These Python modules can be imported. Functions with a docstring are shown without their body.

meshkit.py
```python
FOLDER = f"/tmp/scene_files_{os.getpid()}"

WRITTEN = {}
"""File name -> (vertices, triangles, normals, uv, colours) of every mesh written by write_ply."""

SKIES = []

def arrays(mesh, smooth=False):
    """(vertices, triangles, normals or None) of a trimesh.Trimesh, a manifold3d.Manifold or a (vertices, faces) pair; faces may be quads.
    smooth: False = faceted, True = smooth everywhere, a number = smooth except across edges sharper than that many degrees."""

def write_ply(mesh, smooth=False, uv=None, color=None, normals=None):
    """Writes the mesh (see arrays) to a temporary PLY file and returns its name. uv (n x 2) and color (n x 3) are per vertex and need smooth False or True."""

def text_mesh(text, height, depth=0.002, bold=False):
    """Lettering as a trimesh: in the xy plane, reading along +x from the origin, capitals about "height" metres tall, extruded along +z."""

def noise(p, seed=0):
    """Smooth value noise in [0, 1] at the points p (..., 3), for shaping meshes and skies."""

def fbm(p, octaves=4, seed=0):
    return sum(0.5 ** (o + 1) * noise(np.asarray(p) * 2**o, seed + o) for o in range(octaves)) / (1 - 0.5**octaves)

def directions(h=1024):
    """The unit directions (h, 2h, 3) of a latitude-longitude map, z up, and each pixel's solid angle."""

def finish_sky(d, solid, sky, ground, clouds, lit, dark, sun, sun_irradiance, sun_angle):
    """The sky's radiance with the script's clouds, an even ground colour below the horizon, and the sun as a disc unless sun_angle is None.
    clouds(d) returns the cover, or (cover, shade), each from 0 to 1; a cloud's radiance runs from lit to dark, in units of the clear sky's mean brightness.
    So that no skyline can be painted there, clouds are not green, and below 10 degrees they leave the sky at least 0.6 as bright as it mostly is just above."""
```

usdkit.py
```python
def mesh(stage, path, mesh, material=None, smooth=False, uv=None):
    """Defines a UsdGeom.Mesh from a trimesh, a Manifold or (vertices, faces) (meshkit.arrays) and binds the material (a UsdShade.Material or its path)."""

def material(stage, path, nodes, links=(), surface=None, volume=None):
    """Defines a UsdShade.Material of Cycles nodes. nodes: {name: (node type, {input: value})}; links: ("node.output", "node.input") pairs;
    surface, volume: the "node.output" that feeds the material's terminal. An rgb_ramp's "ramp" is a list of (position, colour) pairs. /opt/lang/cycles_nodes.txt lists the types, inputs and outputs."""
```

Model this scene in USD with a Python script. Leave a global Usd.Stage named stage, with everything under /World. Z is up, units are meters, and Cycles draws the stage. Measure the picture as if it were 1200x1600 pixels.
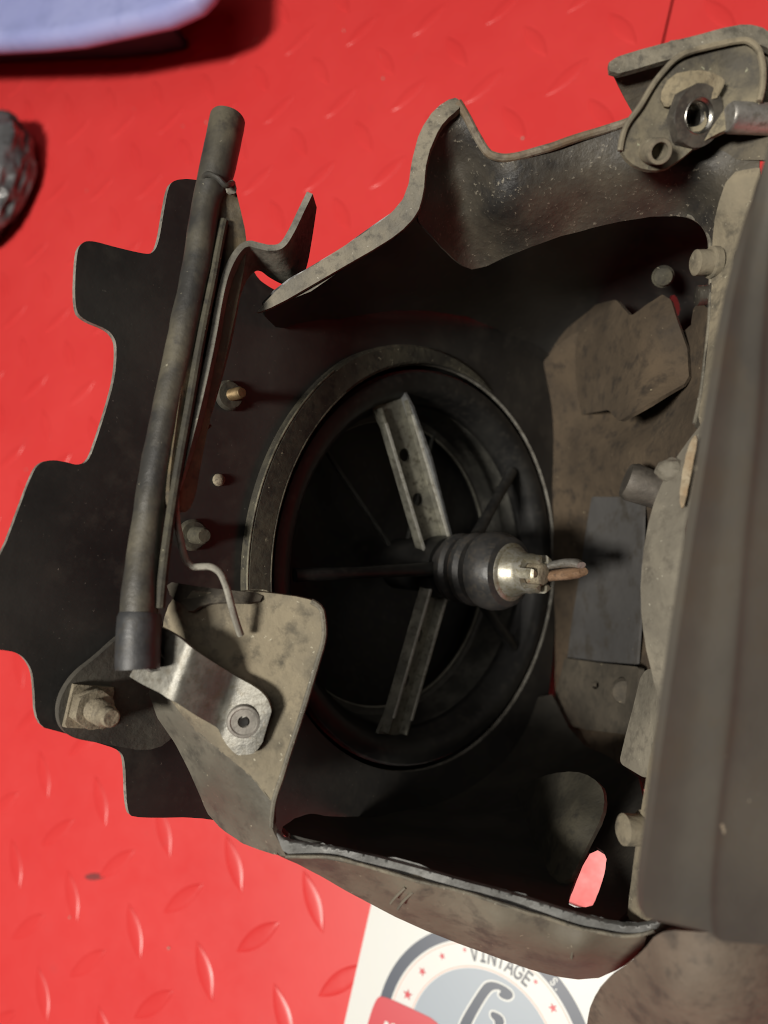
import math, numpy as np, trimesh, usdkit, meshkit
from pxr import Usd, UsdGeom, UsdLux, UsdShade, Gf, Sdf
from shapely.geometry import Polygon, Point, LineString
from shapely.prepared import prep
from shapely import affinity
from scipy.spatial import Delaunay
from scipy.interpolate import RBFInterpolator, PchipInterpolator
import manifold3d as m3

stage = Usd.Stage.CreateInMemory()
UsdGeom.SetStageUpAxis(stage, UsdGeom.Tokens.z); UsdGeom.SetStageMetersPerUnit(stage, 1.0)
UsdGeom.Xform.Define(stage, '/World'); UsdGeom.Scope.Define(stage, '/World/Looks')
RNG = np.random.default_rng(7)

# ------------------------------------------------------------------ camera
F = 1156.0; H = 0.527                                   # focal length in photo pixels, camera height
UP = np.array([-.413, -.232, -.879]); UP /= np.linalg.norm(UP)   # floor normal in camera axes (right, down, forward)
XA = np.array([1, 0, 0.]) - UP[0]*UP; XA /= np.linalg.norm(XA); YA = np.cross(UP, XA)
M = np.stack([XA, YA, UP])
EYE = np.array([0, 0, H])
def P(px, py, d): return M @ (np.array([(px-600)/F, (py-800)/F, 1.0])*d) + EYE
def PP(a):
    a = np.asarray(a, float); q = np.stack([(a[:, 0]-600)/F, (a[:, 1]-800)/F, np.ones(len(a))], 1)*a[:, 2:3]
    return q @ M.T + EYE
def FL(px, py, z=0.0):
    r = M @ np.array([(px-600)/F, (py-800)/F, 1.0]); return r*((z-H)/r[2]) + EYE
cam = UsdGeom.Camera.Define(stage, '/World/camera')
cx, cy, cz = M[:, 0], -M[:, 1], -M[:, 2]
cam.AddTransformOp().Set(Gf.Matrix4d(*cx, 0, *cy, 0, *cz, 0, *EYE, 1))
cam.CreateHorizontalApertureAttr(27.0); cam.CreateVerticalApertureAttr(36.0)
cam.CreateFocalLengthAttr(27.0*F/1200); cam.CreateClippingRangeAttr(Gf.Vec2f(.01, 50))
cam.CreateFStopAttr(7.0); cam.CreateFocusDistanceAttr(.315)
cam.GetPrim().CreateAttribute('exposure', Sdf.ValueTypeNames.Float).Set(0.78)

# ------------------------------------------------------------------ lamps
def rect_lamp(name, pos, target, w, hgt, inten, col):
    l = UsdLux.RectLight.Define(stage, '/World/'+name)
    z = np.array(pos)-np.array(target); z /= np.linalg.norm(z)
    x = np.cross([0, 1, 0.3], z); x /= np.linalg.norm(x); y = np.cross(z, x)
    l.AddTransformOp().Set(Gf.Matrix4d(*x, 0, *y, 0, *z, 0, *pos, 1))
    l.CreateWidthAttr(w); l.CreateHeightAttr(hgt); l.CreateIntensityAttr(inten); l.CreateColorAttr(Gf.Vec3f(*col))
    return l
T0 = P(600, 800, .42)
LD = M @ np.array([-.53, .05, -.85]); LD /= np.linalg.norm(LD)
rect_lamp('ceiling_lamp', T0+LD*2.5, T0, .46, .30, 112.0, (1, .95, .86))
rect_lamp('ceiling_tube', T0+np.array([.5, .3, 2.2]), T0, 1.3, 1.3, .9, (1, .95, .88))

# ------------------------------------------------------------------ materials
_m = {}
def mat(name, c1, c2, c3=None, scale=40, lo=.42, hi=.62, spot=None, spot_scale=420, spot_cut=.66, rough=.6, metal=0.0, bump=.25, spec=.5, bscale=260, rough2=None, stretch=None):
    if name in _m: return _m[name]
    c3 = c3 or c2
    n = {'g': ('geometry', {}), 'a': ('noise_texture', {'scale': scale, 'detail': 8, 'roughness': .62}),
         'b': ('noise_texture', {'scale': scale*5.3, 'detail': 5, 'roughness': .65}),
         'r1': ('rgb_ramp', {'ramp': [(0, c1), (lo, c1), (hi, c2), (1, c2)]}),
         'r2': ('rgb_ramp', {'ramp': [(0, (0, 0, 0)), (.50, (0, 0, 0)), (.68, (1, 1, 1)), (1, (1, 1, 1))]}),
         'mx': ('mix_color', {'b': c3}), 'bn': ('noise_texture', {'scale': bscale, 'detail': 6, 'roughness': .6}),
         'bu': ('bump', {'strength': bump, 'distance': .0012}),
         'rr': ('map_range', {'from_min': .3, 'from_max': .7, 'to_min': rough, 'to_max': rough2 if rough2 is not None else min(1, rough+.2), 'clamp': True}),
         'p': ('principled_bsdf', {'metallic': metal, 'specular_ior_level': spec})}
    L = [('r1.color', 'mx.a'), ('b.fac', 'r2.fac'), ('r2.color', 'mx.fac'), ('a.fac', 'r1.fac'),
         ('bn.fac', 'bu.height'), ('bu.normal', 'p.normal'), ('a.fac', 'rr.value'), ('rr.result', 'p.roughness')]
    src = 'g.position'
    if stretch is not None:
        n['mp'] = ('mapping', {'scale': stretch}); L.append(('g.position', 'mp.vector')); src = 'mp.vector'
    for k in ('a', 'b', 'bn'): L.append((src, k+'.vector'))
    out = 'mx.result'
    if spot:
        n['v'] = ('noise_texture', {'scale': spot_scale, 'detail': 3, 'roughness': .75})
        n['vr'] = ('rgb_ramp', {'ramp': [(0, (0, 0, 0)), (spot_cut, (0, 0, 0)), (spot_cut+.05, (1, 1, 1)), (1, (1, 1, 1))]})
        n['ms'] = ('mix_color', {'b': spot})
        L += [('g.position', 'v.vector'), ('v.fac', 'vr.fac'), ('vr.color', 'ms.fac'), (out, 'ms.a')]; out = 'ms.result'
    L.append((out, 'p.base_color'))
    _m[name] = usdkit.material(stage, '/World/Looks/'+name, n, L, surface='p.BSDF')
    return _m[name]
def black_paint(): return mat('black_paint', (.014, .0135, .0135), (.034, .032, .029), (.036, .033, .029), scale=11, lo=.35, hi=.7, spot=(.22, .2, .17), spot_scale=700, spot_cut=.695, rough=.33, bump=.12)
def worn_edge(): return mat('worn_edge', (.13, .12, .1), (.24, .23, .2), (.07, .065, .06), scale=90, rough=.6, bump=.5)
def grime_dark(): return mat('grime_dark', (.014, .0135, .0135), (.095, .081, .058), (.045, .039, .03), scale=20, lo=.38, hi=.70, spot=(.17, .152, .118), spot_scale=520, spot_cut=.62, rough=.45, bump=.5)
def dust_beige(): return mat('dust_beige', (.145, .126, .091), (.235, .200, .138), (.1, .087, .064), scale=24, spot=(.4, .37, .28), spot_scale=330, spot_cut=.66, rough=.8, bump=.55)
def dust_grey(): return mat('dust_grey', (.15, .135, .106), (.23, .207, .16), (.11, .097, .076), scale=30, spot=(.34, .32, .26), spot_scale=360, spot_cut=.67, rough=.75, bump=.4)
def lip_grey(): return mat('lip_grey', (.11, .1, .078), (.19, .168, .125), (.07, .063, .05), scale=45, spot=(.4, .38, .32), spot_scale=500, spot_cut=.66, rough=.6, bump=.7)
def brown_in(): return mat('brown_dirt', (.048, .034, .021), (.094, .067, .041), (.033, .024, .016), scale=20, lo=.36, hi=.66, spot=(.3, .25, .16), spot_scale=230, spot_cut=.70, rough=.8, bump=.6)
def brown_out(): return mat('brown_grime', (.085, .073, .055), (.15, .13, .098), (.06, .052, .042), scale=15, lo=.38, hi=.66, spot=(.32, .28, .2), spot_scale=320, spot_cut=.69, rough=.55, bump=.2)
def olive(): return mat('olive_dust', (.03, .027, .02), (.085, .077, .05), (.02, .018, .014), scale=32, lo=.4, hi=.68, spot=(.3, .28, .2), spot_scale=420, spot_cut=.66, rough=.7, bump=.4)
def tube_paint(): return mat('tube_paint', (.032, .031, .029), (.125, .11, .076), (.045, .041, .034), scale=26, lo=.44, hi=.72, spot=(.25, .23, .17), spot_scale=330, spot_cut=.69, rough=.36, bump=.25)
def rubber(): return mat('black_rubber', (.026, .026, .026), (.045, .042, .04), (.055, .048, .04), scale=60, rough=.36, bump=.2)
def zinc(): return mat('dull_zinc', (.12, .116, .102), (.2, .192, .165), (.11, .1, .078), scale=70, spot=(.14, .12, .09), spot_scale=330, spot_cut=.64, rough=.34, rough2=.52, metal=.4, bump=.22)
def steel(): return mat('dirty_steel', (.3, .29, .27), (.42, .4, .36), (.2, .175, .13), scale=110, rough=.35, metal=.7, bump=.3)
def brass_zinc(): return mat('yellow_zinc', (.42, .395, .31), (.52, .505, .45), (.3, .255, .15), scale=130, rough=.28, metal=.75, bump=.2)
def dirt_bolt(): return mat('dirty_bolt', (.2, .17, .12), (.3, .26, .185), (.12, .1, .075), scale=150, rough=.7, metal=.2, bump=.6)
def rust(): return mat('rust', (.15, .085, .045), (.24, .15, .09), (.09, .055, .035), scale=160, rough=.75, bump=.7)
def flange_paint(): return mat('flange_paint', (.050, .045, .039), (.092, .081, .064), (.072, .060, .045), scale=9, lo=.34, hi=.70, spot=(.3, .26, .19), spot_scale=120, spot_cut=.71, rough=.62, bump=.1, bscale=300)
def strapless(): return mat('pale_tab', (.16, .15, .125), (.24, .225, .185), scale=60, rough=.6, bump=.3)
def satin_black(): return mat('satin_black', (.010, .010, .010), (.018, .0175, .016), (.026, .024, .021), scale=40, rough=.36, bump=.15)

# ------------------------------------------------------------------ helpers
_used = {}
def path_of(name, parent):
    base = parent.GetPath().pathString if parent is not None else '/World'
    k = _used.get((base, name), 0); _used[(base, name)] = k+1
    return f'{base}/{name}' + (f'_{k:03d}' if k else '')
def obj(name, mesh, material, parent=None, smooth=35, **cd):
    if isinstance(mesh, (list,)): mesh = trimesh.util.concatenate(mesh)
    p = usdkit.mesh(stage, path_of(name, parent), mesh, material, smooth=smooth).GetPrim()
    for k, v in cd.items(): p.SetCustomDataByKey(k, v)
    return p
def xform(name, **cd):
    p = UsdGeom.Xform.Define(stage, path_of(name, None)).GetPrim()
    for k, v in cd.items(): p.SetCustomDataByKey(k, v)
    return p
def chaikin(pts, n=2, closed=True):
    p = np.asarray(pts, float)
    for _ in range(n):
        q = np.roll(p, -1, 0) if closed else p[1:]
        r = p if closed else p[:-1]
        new = np.empty((2*len(r), p.shape[1])); new[0::2] = r*.75+q*.25; new[1::2] = r*.25+q*.75
        if not closed: new = np.vstack([p[:1], new, p[-1:]])
        p = new
    return p
def resample(p, step, closed=True):
    p = np.asarray(p, float)
    if closed: p = np.vstack([p, p[:1]])
    s = np.r_[0, np.cumsum(np.linalg.norm(np.diff(p[:, :2], axis=0), axis=1))]
    n = max(3, int(round(s[-1]/step)))
    # keep the corners: split every segment evenly
    out = []
    for a, b in zip(p[:-1], p[1:]):
        k = max(1, int(round(np.linalg.norm((b-a)[:2])/step)))
        for i in range(k): out.append(a+(b-a)*i/k)
    if not closed: out.append(p[-1])
    return np.array(out)
def patch(poly, ctrl, t=.002, step=12, n_smooth=2, dent=.0006, dent_scale=45, holes=(), kernel='thin_plate_spline', ragged=0, seed=0):
    """A sheet of metal of thickness t: outline and relief given as points seen from the camera and their distances."""
    b = chaikin(poly, n_smooth) if n_smooth > 0 else np.asarray(poly, float)[:, :2]
    if n_smooth < 0: r_ = -n_smooth; b = np.array(Polygon(b).buffer(r_).buffer(-2*r_).buffer(r_).exterior.coords)[:-1]
    pg = Polygon(b[:, :2], [chaikin(hh, 1) for hh in holes]).buffer(0)
    if pg.geom_type != 'Polygon': pg = max(pg.geoms, key=lambda g: g.area)
    pts = []
    for ring in [pg.exterior, *pg.interiors]:
        r = resample(np.array(ring.coords)[:-1], step*.7)
        pts.append(r)
    bd = np.vstack(pts)
    if ragged: bd = bd + (np.stack([meshkit.noise(np.c_[bd/6.0, np.zeros(len(bd))], seed+5), meshkit.noise(np.c_[bd/6.0, np.ones(len(bd))*9], seed+6)], 1)-.5)*ragged
    x0, y0, x1, y1 = pg.bounds
    gx, gy = np.meshgrid(np.arange(x0, x1, step), np.arange(y0, y1, step*.87)); gx[1::2] += step/2
    g = np.c_[gx.ravel(), gy.ravel()]; inner = prep(pg.buffer(-step*.45))
    g = np.array([q for q in g if inner.contains(Point(q))]).reshape(-1, 2)
    v2 = np.vstack([bd, g]); tri = Delaunay(v2).simplices
    pp = prep(pg.buffer(.05+ragged*.4)); cen = v2[tri].mean(1)
    tri = tri[[pp.contains(Point(c)) for c in cen]]
    a = v2[tri]; area = np.cross(a[:, 1]-a[:, 0], a[:, 2]-a[:, 0]); keep = np.abs(area) > .05
    tri = tri[keep]; flip = area[keep] > 0; tri[flip] = tri[flip][:, [0, 2, 1]]
    c = np.asarray(ctrl, float)
    d = RBFInterpolator(c[:, :2]/100, c[:, 2], kernel=kernel)(v2/100) if len(c) > 2 else np.full(len(v2), c[0, 2])
    v = PP(np.c_[v2, d])
    front = trimesh.Trimesh(v, tri, process=False)
    n = np.array(front.vertex_normals)
    # front must look towards the camera
    if ((EYE-v)*n).sum(1).mean() < 0: tri = tri[:, ::-1]; n = -n
    if dent: v = v + n*((meshkit.fbm(v*dent_scale+seed*3.1, 3)-.5)*2*dent)[:, None]
    nb = len(v); back = v - n*t
    e = np.vstack([tri[:, [0, 1]], tri[:, [1, 2]], tri[:, [2, 0]]])
    es = set(map(tuple, e)); be = np.array([q for q in es if (q[1], q[0]) not in es])
    side = np.vstack([np.c_[be[:, 1], be[:, 0], be[:, 0]+nb], np.c_[be[:, 1], be[:, 0]+nb, be[:, 1]+nb]])
    return trimesh.Trimesh(np.vstack([v, back]), np.vstack([tri, tri[:, ::-1]+nb, side]), process=False)
def spline(pts, n):
    p = np.asarray(pts, float); s = np.r_[0, np.cumsum(np.linalg.norm(np.diff(p[:, :2], axis=0), axis=1)+1e-9)]
    return PchipInterpolator(s, p)(np.linspace(0, s[-1], n))
def sweep(p3, rad, k=12, squash=None):
    """A round bar along 3-D points; rad a number or one per point; squash: (direction, factor)."""
    p3 = np.asarray(p3, float); n = len(p3); rad = np.broadcast_to(rad, n)
    t = np.gradient(p3, axis=0); t /= np.linalg.norm(t, axis=1, keepdims=True)
    a = np.cross(t[0], [0.3, .5, .8]); a /= np.linalg.norm(a); rings = []
    for i in range(n):
        a = a-(a@t[i])*t[i]; a /= np.linalg.norm(a); bb = np.cross(t[i], a)
        th = np.linspace(0, 2*np.pi, k, endpoint=False)
        off = (np.cos(th)[:, None]*a+np.sin(th)[:, None]*bb)*rad[i]
        if squash is not None:
            dv, fc = squash; f_ = fc[i] if np.ndim(fc) else fc; dv = np.asarray(dv); off = off - (off@dv)[:, None]*dv*(1-f_)
        rings.append(p3[i]+off)
    v = np.vstack(rings+[p3[:1], p3[-1:]]); f = []
    for i in range(n-1):
        for j in range(k):
            q = (j+1) % k; f += [[i*k+j, i*k+q, (i+1)*k+q], [i*k+j, (i+1)*k+q, (i+1)*k+j]]
    for j in range(k):
        q = (j+1) % k; f += [[n*k, q, j], [n*k+1, (n-1)*k+j, (n-1)*k+q]]
    return trimesh.Trimesh(v, f, process=False)
def bead(pts, rad, n=40, k=10, wob=.0): 
    p = PP(spline(pts, n))
    if wob: p = p + (np.stack([meshkit.noise(p*120, s) for s in (1, 2, 3)], 1)-.5)*wob
    return sweep(p, rad, k)
def strap(pts, t, n=90):
    """A flat bar standing on edge: pts (px, py, distance, height of the bar going away from the camera)."""
    p = spline(chaikin(pts, 1, False), n); c = PP(p[:, :3]); view = np.repeat((M@np.array([.10, .22, .97]))[None], n, 0)
    tg = np.gradient(c, axis=0); nn = np.cross(tg, view); nn /= np.linalg.norm(nn, axis=1, keepdims=True)
    w = p[:, 3:4]; ring = np.stack([c-nn*t/2, c+nn*t/2, c+nn*t/2+view*w, c-nn*t/2+view*w], 1)
    v = ring.reshape(-1, 3); f = []
    for i in range(n-1):
        for j in range(4):
            q = (j+1) % 4; f += [[i*4+j, i*4+q, (i+1)*4+q], [i*4+j, (i+1)*4+q, (i+1)*4+j]]
    f += [[0, 2, 1], [0, 3, 2], [4*n-4, 4*n-3, 4*n-2], [4*n-4, 4*n-2, 4*n-1]]
    m = trimesh.Trimesh(v, f, process=False); m.fix_normals(); return m
def frame(o, z, xhint):
    z = np.asarray(z, float); z /= np.linalg.norm(z); x = np.asarray(xhint, float)-(np.asarray(xhint)@z)*z; x /= np.linalg.norm(x)
    T = np.eye(4); T[:3, 0] = x; T[:3, 1] = np.cross(z, x); T[:3, 2] = z; T[:3, 3] = o; return T
def lathe(prof, T, k=64):
    prof = np.asarray(prof, float); th = np.linspace(0, 2*np.pi, k, endpoint=False); n = len(prof)
    v = np.stack([prof[:, :1]*np.cos(th), prof[:, :1]*np.sin(th), np.repeat(prof[:, 1:2], k, 1)], -1).reshape(-1, 3); f = []
    for i in range(n-1):
        for j in range(k):
            q = (j+1) % k; f += [[i*k+j, i*k+q, (i+1)*k+q], [i*k+j, (i+1)*k+q, (i+1)*k+j]]
    m = trimesh.Trimesh(v, f, process=True); m.update_faces(m.nondegenerate_faces()); m.apply_transform(T); return m
def prism(pg, z0, z1, T=None):
    m = trimesh.creation.extrude_polygon(pg, z1-z0, engine='earcut'); m.apply_translation([0, 0, z0])
    if T is not None: m.apply_transform(T)
    return m
def hexagon(r, k=6, rot=0.0): return Polygon([(r*math.cos(rot+i*2*math.pi/k), r*math.sin(rot+i*2*math.pi/k)) for i in range(k)])
def hex_nut(r, hgt, hole, T, k=6, rot=0.2):
    a = m3.Manifold.extrude(m3.CrossSection([np.array(hexagon(r, k, rot).exterior.coords)[:-1]]), hgt)
    cone = m3.Manifold.cylinder(hgt, r*1.12, r*.93, 40); a = a ^ cone
    if hole: a = a - m3.Manifold.cylinder(hgt*3, hole, hole, 32).translate([0, 0, -hgt])
    me = a.to_mesh(); m = trimesh.Trimesh(me.vert_properties[:, :3], me.tri_verts); m.apply_transform(T); return m
def thread(r, z0, z1, T, pitch=.0009, k=28):
    pr = [(0, z0), (r, z0)]; z = z0
    while z < z1-.001: pr += [(r, z), (r*.88, z+pitch/2)]; z += pitch
    pr += [(r*.9, z1-.0006), (r*.72, z1), (0, z1)]
    return lathe(pr, T, k)

# ================================================================== the floor: red tread plate tiles
red = usdkit.material(stage, '/World/Looks/red_vinyl', {
    'g': ('geometry', {}), 'a': ('noise_texture', {'scale': 7, 'detail': 6, 'roughness': .6}), 'b': ('noise_texture', {'scale': 900, 'detail': 2}),
    'r': ('rgb_ramp', {'ramp': [(0, (.58, .036, .038)), (.4, (.64, .042, .042)), (.62, (.67, .05, .049)), (1, (.62, .058, .056))]}),
    's': ('noise_texture', {'scale': 26, 'detail': 9, 'roughness': .72}), 'sr': ('rgb_ramp', {'ramp': [(0, (0, 0, 0)), (.62, (0, 0, 0)), (.76, (.5, .5, .5)), (1, (.6, .6, .6))]}),
    'mx': ('mix_color', {'b': (.50, .048, .048)}), 'bu': ('bump', {'strength': .06, 'distance': .0005}),
    'rr': ('map_range', {'from_min': .3, 'from_max': .7, 'to_min': .34, 'to_max': .5}),
    'p': ('principled_bsdf', {'specular_ior_level': .42})},
    [('g.position', 'a.vector'), ('g.position', 'b.vector'), ('g.position', 's.vector'), ('a.fac', 'r.fac'), ('r.color', 'mx.a'), ('s.fac', 'sr.fac'), ('sr.color', 'mx.fac'),
     ('mx.result', 'p.base_color'), ('b.fac', 'bu.height'), ('bu.normal', 'p.normal'), ('s.fac', 'rr.value'), ('rr.result', 'p.roughness')], surface='p.BSDF')
red_tip = usdkit.material(stage, '/World/Looks/red_tread', {
    'g': ('geometry', {}), 'a': ('noise_texture', {'scale': 7, 'detail': 6, 'roughness': .6}), 'b': ('noise_texture', {'scale': 900, 'detail': 2}),
    'r': ('rgb_ramp', {'ramp': [(0, (.58, .036, .038)), (.4, (.64, .042, .042)), (.62, (.67, .05, .049)), (1, (.62, .058, .056))]}),
    's': ('noise_texture', {'scale': 26, 'detail': 9, 'roughness': .72}), 'sr': ('rgb_ramp', {'ramp': [(0, (0, 0, 0)), (.62, (0, 0, 0)), (.76, (.5, .5, .5)), (1, (.6, .6, .6))]}),
    'mx': ('mix_color', {'b': (.50, .048, .048)}), 'bu': ('bump', {'strength': .06, 'distance': .0005}),
    'rr': ('map_range', {'from_min': .3, 'from_max': .7, 'to_min': .27, 'to_max': .40}),
    'p': ('principled_bsdf', {'specular_ior_level': .42})},
    [('g.position', 'a.vector'), ('g.position', 'b.vector'), ('g.position', 's.vector'), ('a.fac', 'r.fac'), ('r.color', 'mx.a'), ('s.fac', 'sr.fac'), ('sr.color', 'mx.fac'),
     ('mx.result', 'p.base_color'), ('b.fac', 'bu.height'), ('bu.normal', 'p.normal'), ('s.fac', 'rr.value'), ('rr.result', 'p.roughness')], surface='p.BSDF')
dark_gap = mat('dark_gap', (.02, .01, .01), (.03, .015, .015), rough=.9)
LO = np.array([-.51241818, -.07919331]); LA = np.array([.07181912, -.01986448]); LC = np.array([-.02246244, -.07787032])
s0, s1 = FL(1051, 0)[:2], FL(1043, 78)[:2]; sd = LC/np.linalg.norm(LC); sn = np.array([-sd[1], sd[0]])
if sn[0] < 0: sn = -sn
floor = xform('floor', kind='structure')
base = trimesh.creation.box(bounds=[[-3, -3, -.03], [3, 3, -.012]]); obj('slab', base, dark_gap, floor)
def tile_quad(a, b): return np.array([s0+sn*a-sd*3.2, s0+sn*b-sd*3.2, s0+sn*b+sd*3.2, s0+sn*a+sd*3.2])
def leaf(length, width, hgt, nx=17, ny=13):
    xs = np.linspace(-1, 1, nx); v = []; f = []
    for x in xs:
        hw = width/2*(1-x*x)
        for y in np.sin(np.linspace(-1, 1, ny)*np.pi/2): v.append((x*length/2, y*hw, hgt*(1-abs(y)**3.4)*(1-abs(x)**8)))
    for i in range(nx-1):
        for j in range(ny-1):
            a = i*ny+j; f += [[a, a+ny, a+ny+1], [a, a+ny+1, a+1]]
    return np.array(v), np.array(f)
lv, lf = leaf(.045, .0135, .0008)
for a, b in ((-2.6, -.0009), (.0009, 1.6)):
    q = tile_quad(a, b); pg = Polygon(q)
    tl = obj('tile', prism(pg, -.012, 0), red, floor)
    V = []; FF = []; k = 0
    for i in np.arange(-9, 18, .5):
        for j in np.arange(-16, 14, .5):
            whole = (i % 1 == 0) and (j % 1 == 0); half = (i % 1 == .5) and (j % 1 == .5)
            if not (whole or half): continue
            c = LO+LA*i+LC*j
            if np.linalg.norm(c-[-.25, .1]) > 1.15 or not pg.buffer(-.012).contains(Point(c)): continue
            th = math.radians(-66 if whole else 33); ct, st = math.cos(th), math.sin(th)
            w = np.c_[lv[:, 0]*ct-lv[:, 1]*st+c[0], lv[:, 0]*st+lv[:, 1]*ct+c[1], lv[:, 2]+.00005]
            V.append(w); FF.append(lf+k*len(lv)); k += 1
    if k: obj('tread_bumps', trimesh.Trimesh(np.vstack(V), np.vstack(FF), process=False), red_tip, tl, smooth=60, kind='stuff')

grit = []
for gx_, gy_ in RNG.uniform([-.75, -.35], [.25, .75], (46, 2)):
    g_ = trimesh.creation.icosphere(1, RNG.uniform(.0005, .0011)); g_.vertices *= RNG.uniform(.7, 1.3, 3); g_.apply_translation([gx_, gy_, .0004]); grit.append(g_)
obj('grit', grit, mat('grit_pale', (.3, .27, .22), (.5, .46, .4), rough=.8), floor, kind='stuff')
sm_ = Polygon(chaikin([FL(*q)[:2] for q in [(130, 1369), (146, 1363), (168, 1368), (158, 1374), (140, 1376)]], 2))
obj('dark_smear', prism(sm_, .0001, .0004), mat('smear', (.16, .03, .03), (.26, .03, .03), scale=300, rough=.6), floor, kind='stuff')

# ================================================================== the machine housing
house = xform('machine_housing', label='dirty black sheet-metal machine housing lying open on the red tread-plate floor, spoked wheel inside', category='machine housing')
ct, st = math.cos(math.radians(42)), math.sin(math.radians(42))
OB = np.array([(683-600)/F, (885-800)/F, 1])*.42
nC, uC, vC = np.array([st, 0, -ct]), np.array([ct, 0, st]), np.array([0, -1., 0])
TB = np.eye(4); TB[:3, 0] = M@uC; TB[:3, 1] = M@vC; TB[:3, 2] = M@nC; TB[:3, 3] = M@OB+EYE
def BP(px, py, s=0.0):
    """where the sight line meets the wheel wall (raised by s): its own flat coordinates"""
    r = np.array([(px-600)/F, (py-800)/F, 1.0]); k = ((OB+nC*s)@nC)/(r@nC); q = r*k-OB
    return np.array([q@uC, q@vC])
def TBat(px, py, s=0.0):
    T = TB.copy(); a = BP(px, py, s); T[:3, 3] = (TB@np.array([a[0], a[1], s, 1]))[:3]; return T

# --- wheel wall with its notched left edge
wall_px = [(263, 292), (272, 281), (297, 279), (318, 284), (352, 300), (385, 380), (396, 430), (425, 452), (470, 470), (520, 452), (640, 420), (760, 432), (850, 480), (868, 600), (872, 900),
           (858, 1120), (800, 1270), (600, 1325), (450, 1310), (328, 1276), (210, 1279), (198, 1268), (196, 1190), (188, 1172), (150, 1160), (92, 1143), (56, 1134), (53, 1062), (47, 1040), (30, 1020), (0, 1015),
           (-45, 1012), (-45, 930), (2, 868), (24, 810), (48, 745), (60, 724), (80, 718), (104, 722), (120, 727), (138, 722), (150, 690), (166, 640), (180, 590), (183, 540), (177, 524), (165, 513), (131, 500), (116, 483),
           (119, 398), (126, 380), (141, 375), (180, 386), (222, 396), (238, 397), (248, 380), (256, 330)]
wp = Polygon(chaikin([BP(*q) for q in wall_px], 2)).buffer(0).difference(Point(0, 0).buffer(.1135, 64)).difference(Point(*BP(512, 481)).buffer(.0035))
pl = prism(wp, -.0028, 0, TB)
side = np.abs(pl.face_normals @ TB[:3, 2]) < .5
pa = pl.submesh([np.where(~side)[0]], append=True); pe = pl.submesh([np.where(side)[0]], append=True)
wall = obj('side_plate', pa, black_paint(), house); obj('plate_edge', pe, worn_edge(), wall)
# dusty ring round the wheel opening
ring = lathe([(.1140, -.002), (.1140, .004), (.1155, .0052), (.1262, .0052), (.128, .0036), (.128, .0002)], np.eye(4), 144)
def ring_angle(v): return np.degrees(np.arctan2(v[:, 1], v[:, 0])) % 360
ra = ring_angle(ring.triangles_center); ring = ring.submesh([np.where((ra > 66) & (ra < 205))[0]], append=True)
rv = ring.vertices.copy(); tp_ = np.clip((ring_angle(rv)-66)/56, 0, 1)**.7; rr_ = np.hypot(rv[:, 0], rv[:, 1]); nr = .1140+(rr_-.1140)*tp_; rv[:, :2] *= (nr/rr_)[:, None]; rv[:, 2] = np.where(rv[:, 2] > .001, .0006+(rv[:, 2]-.0006)*tp_, rv[:, 2])
ring = trimesh.Trimesh(rv, ring.faces, process=False); ring.apply_transform(TB)
ro = obj('opening_ring', ring, olive(), house)
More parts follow.
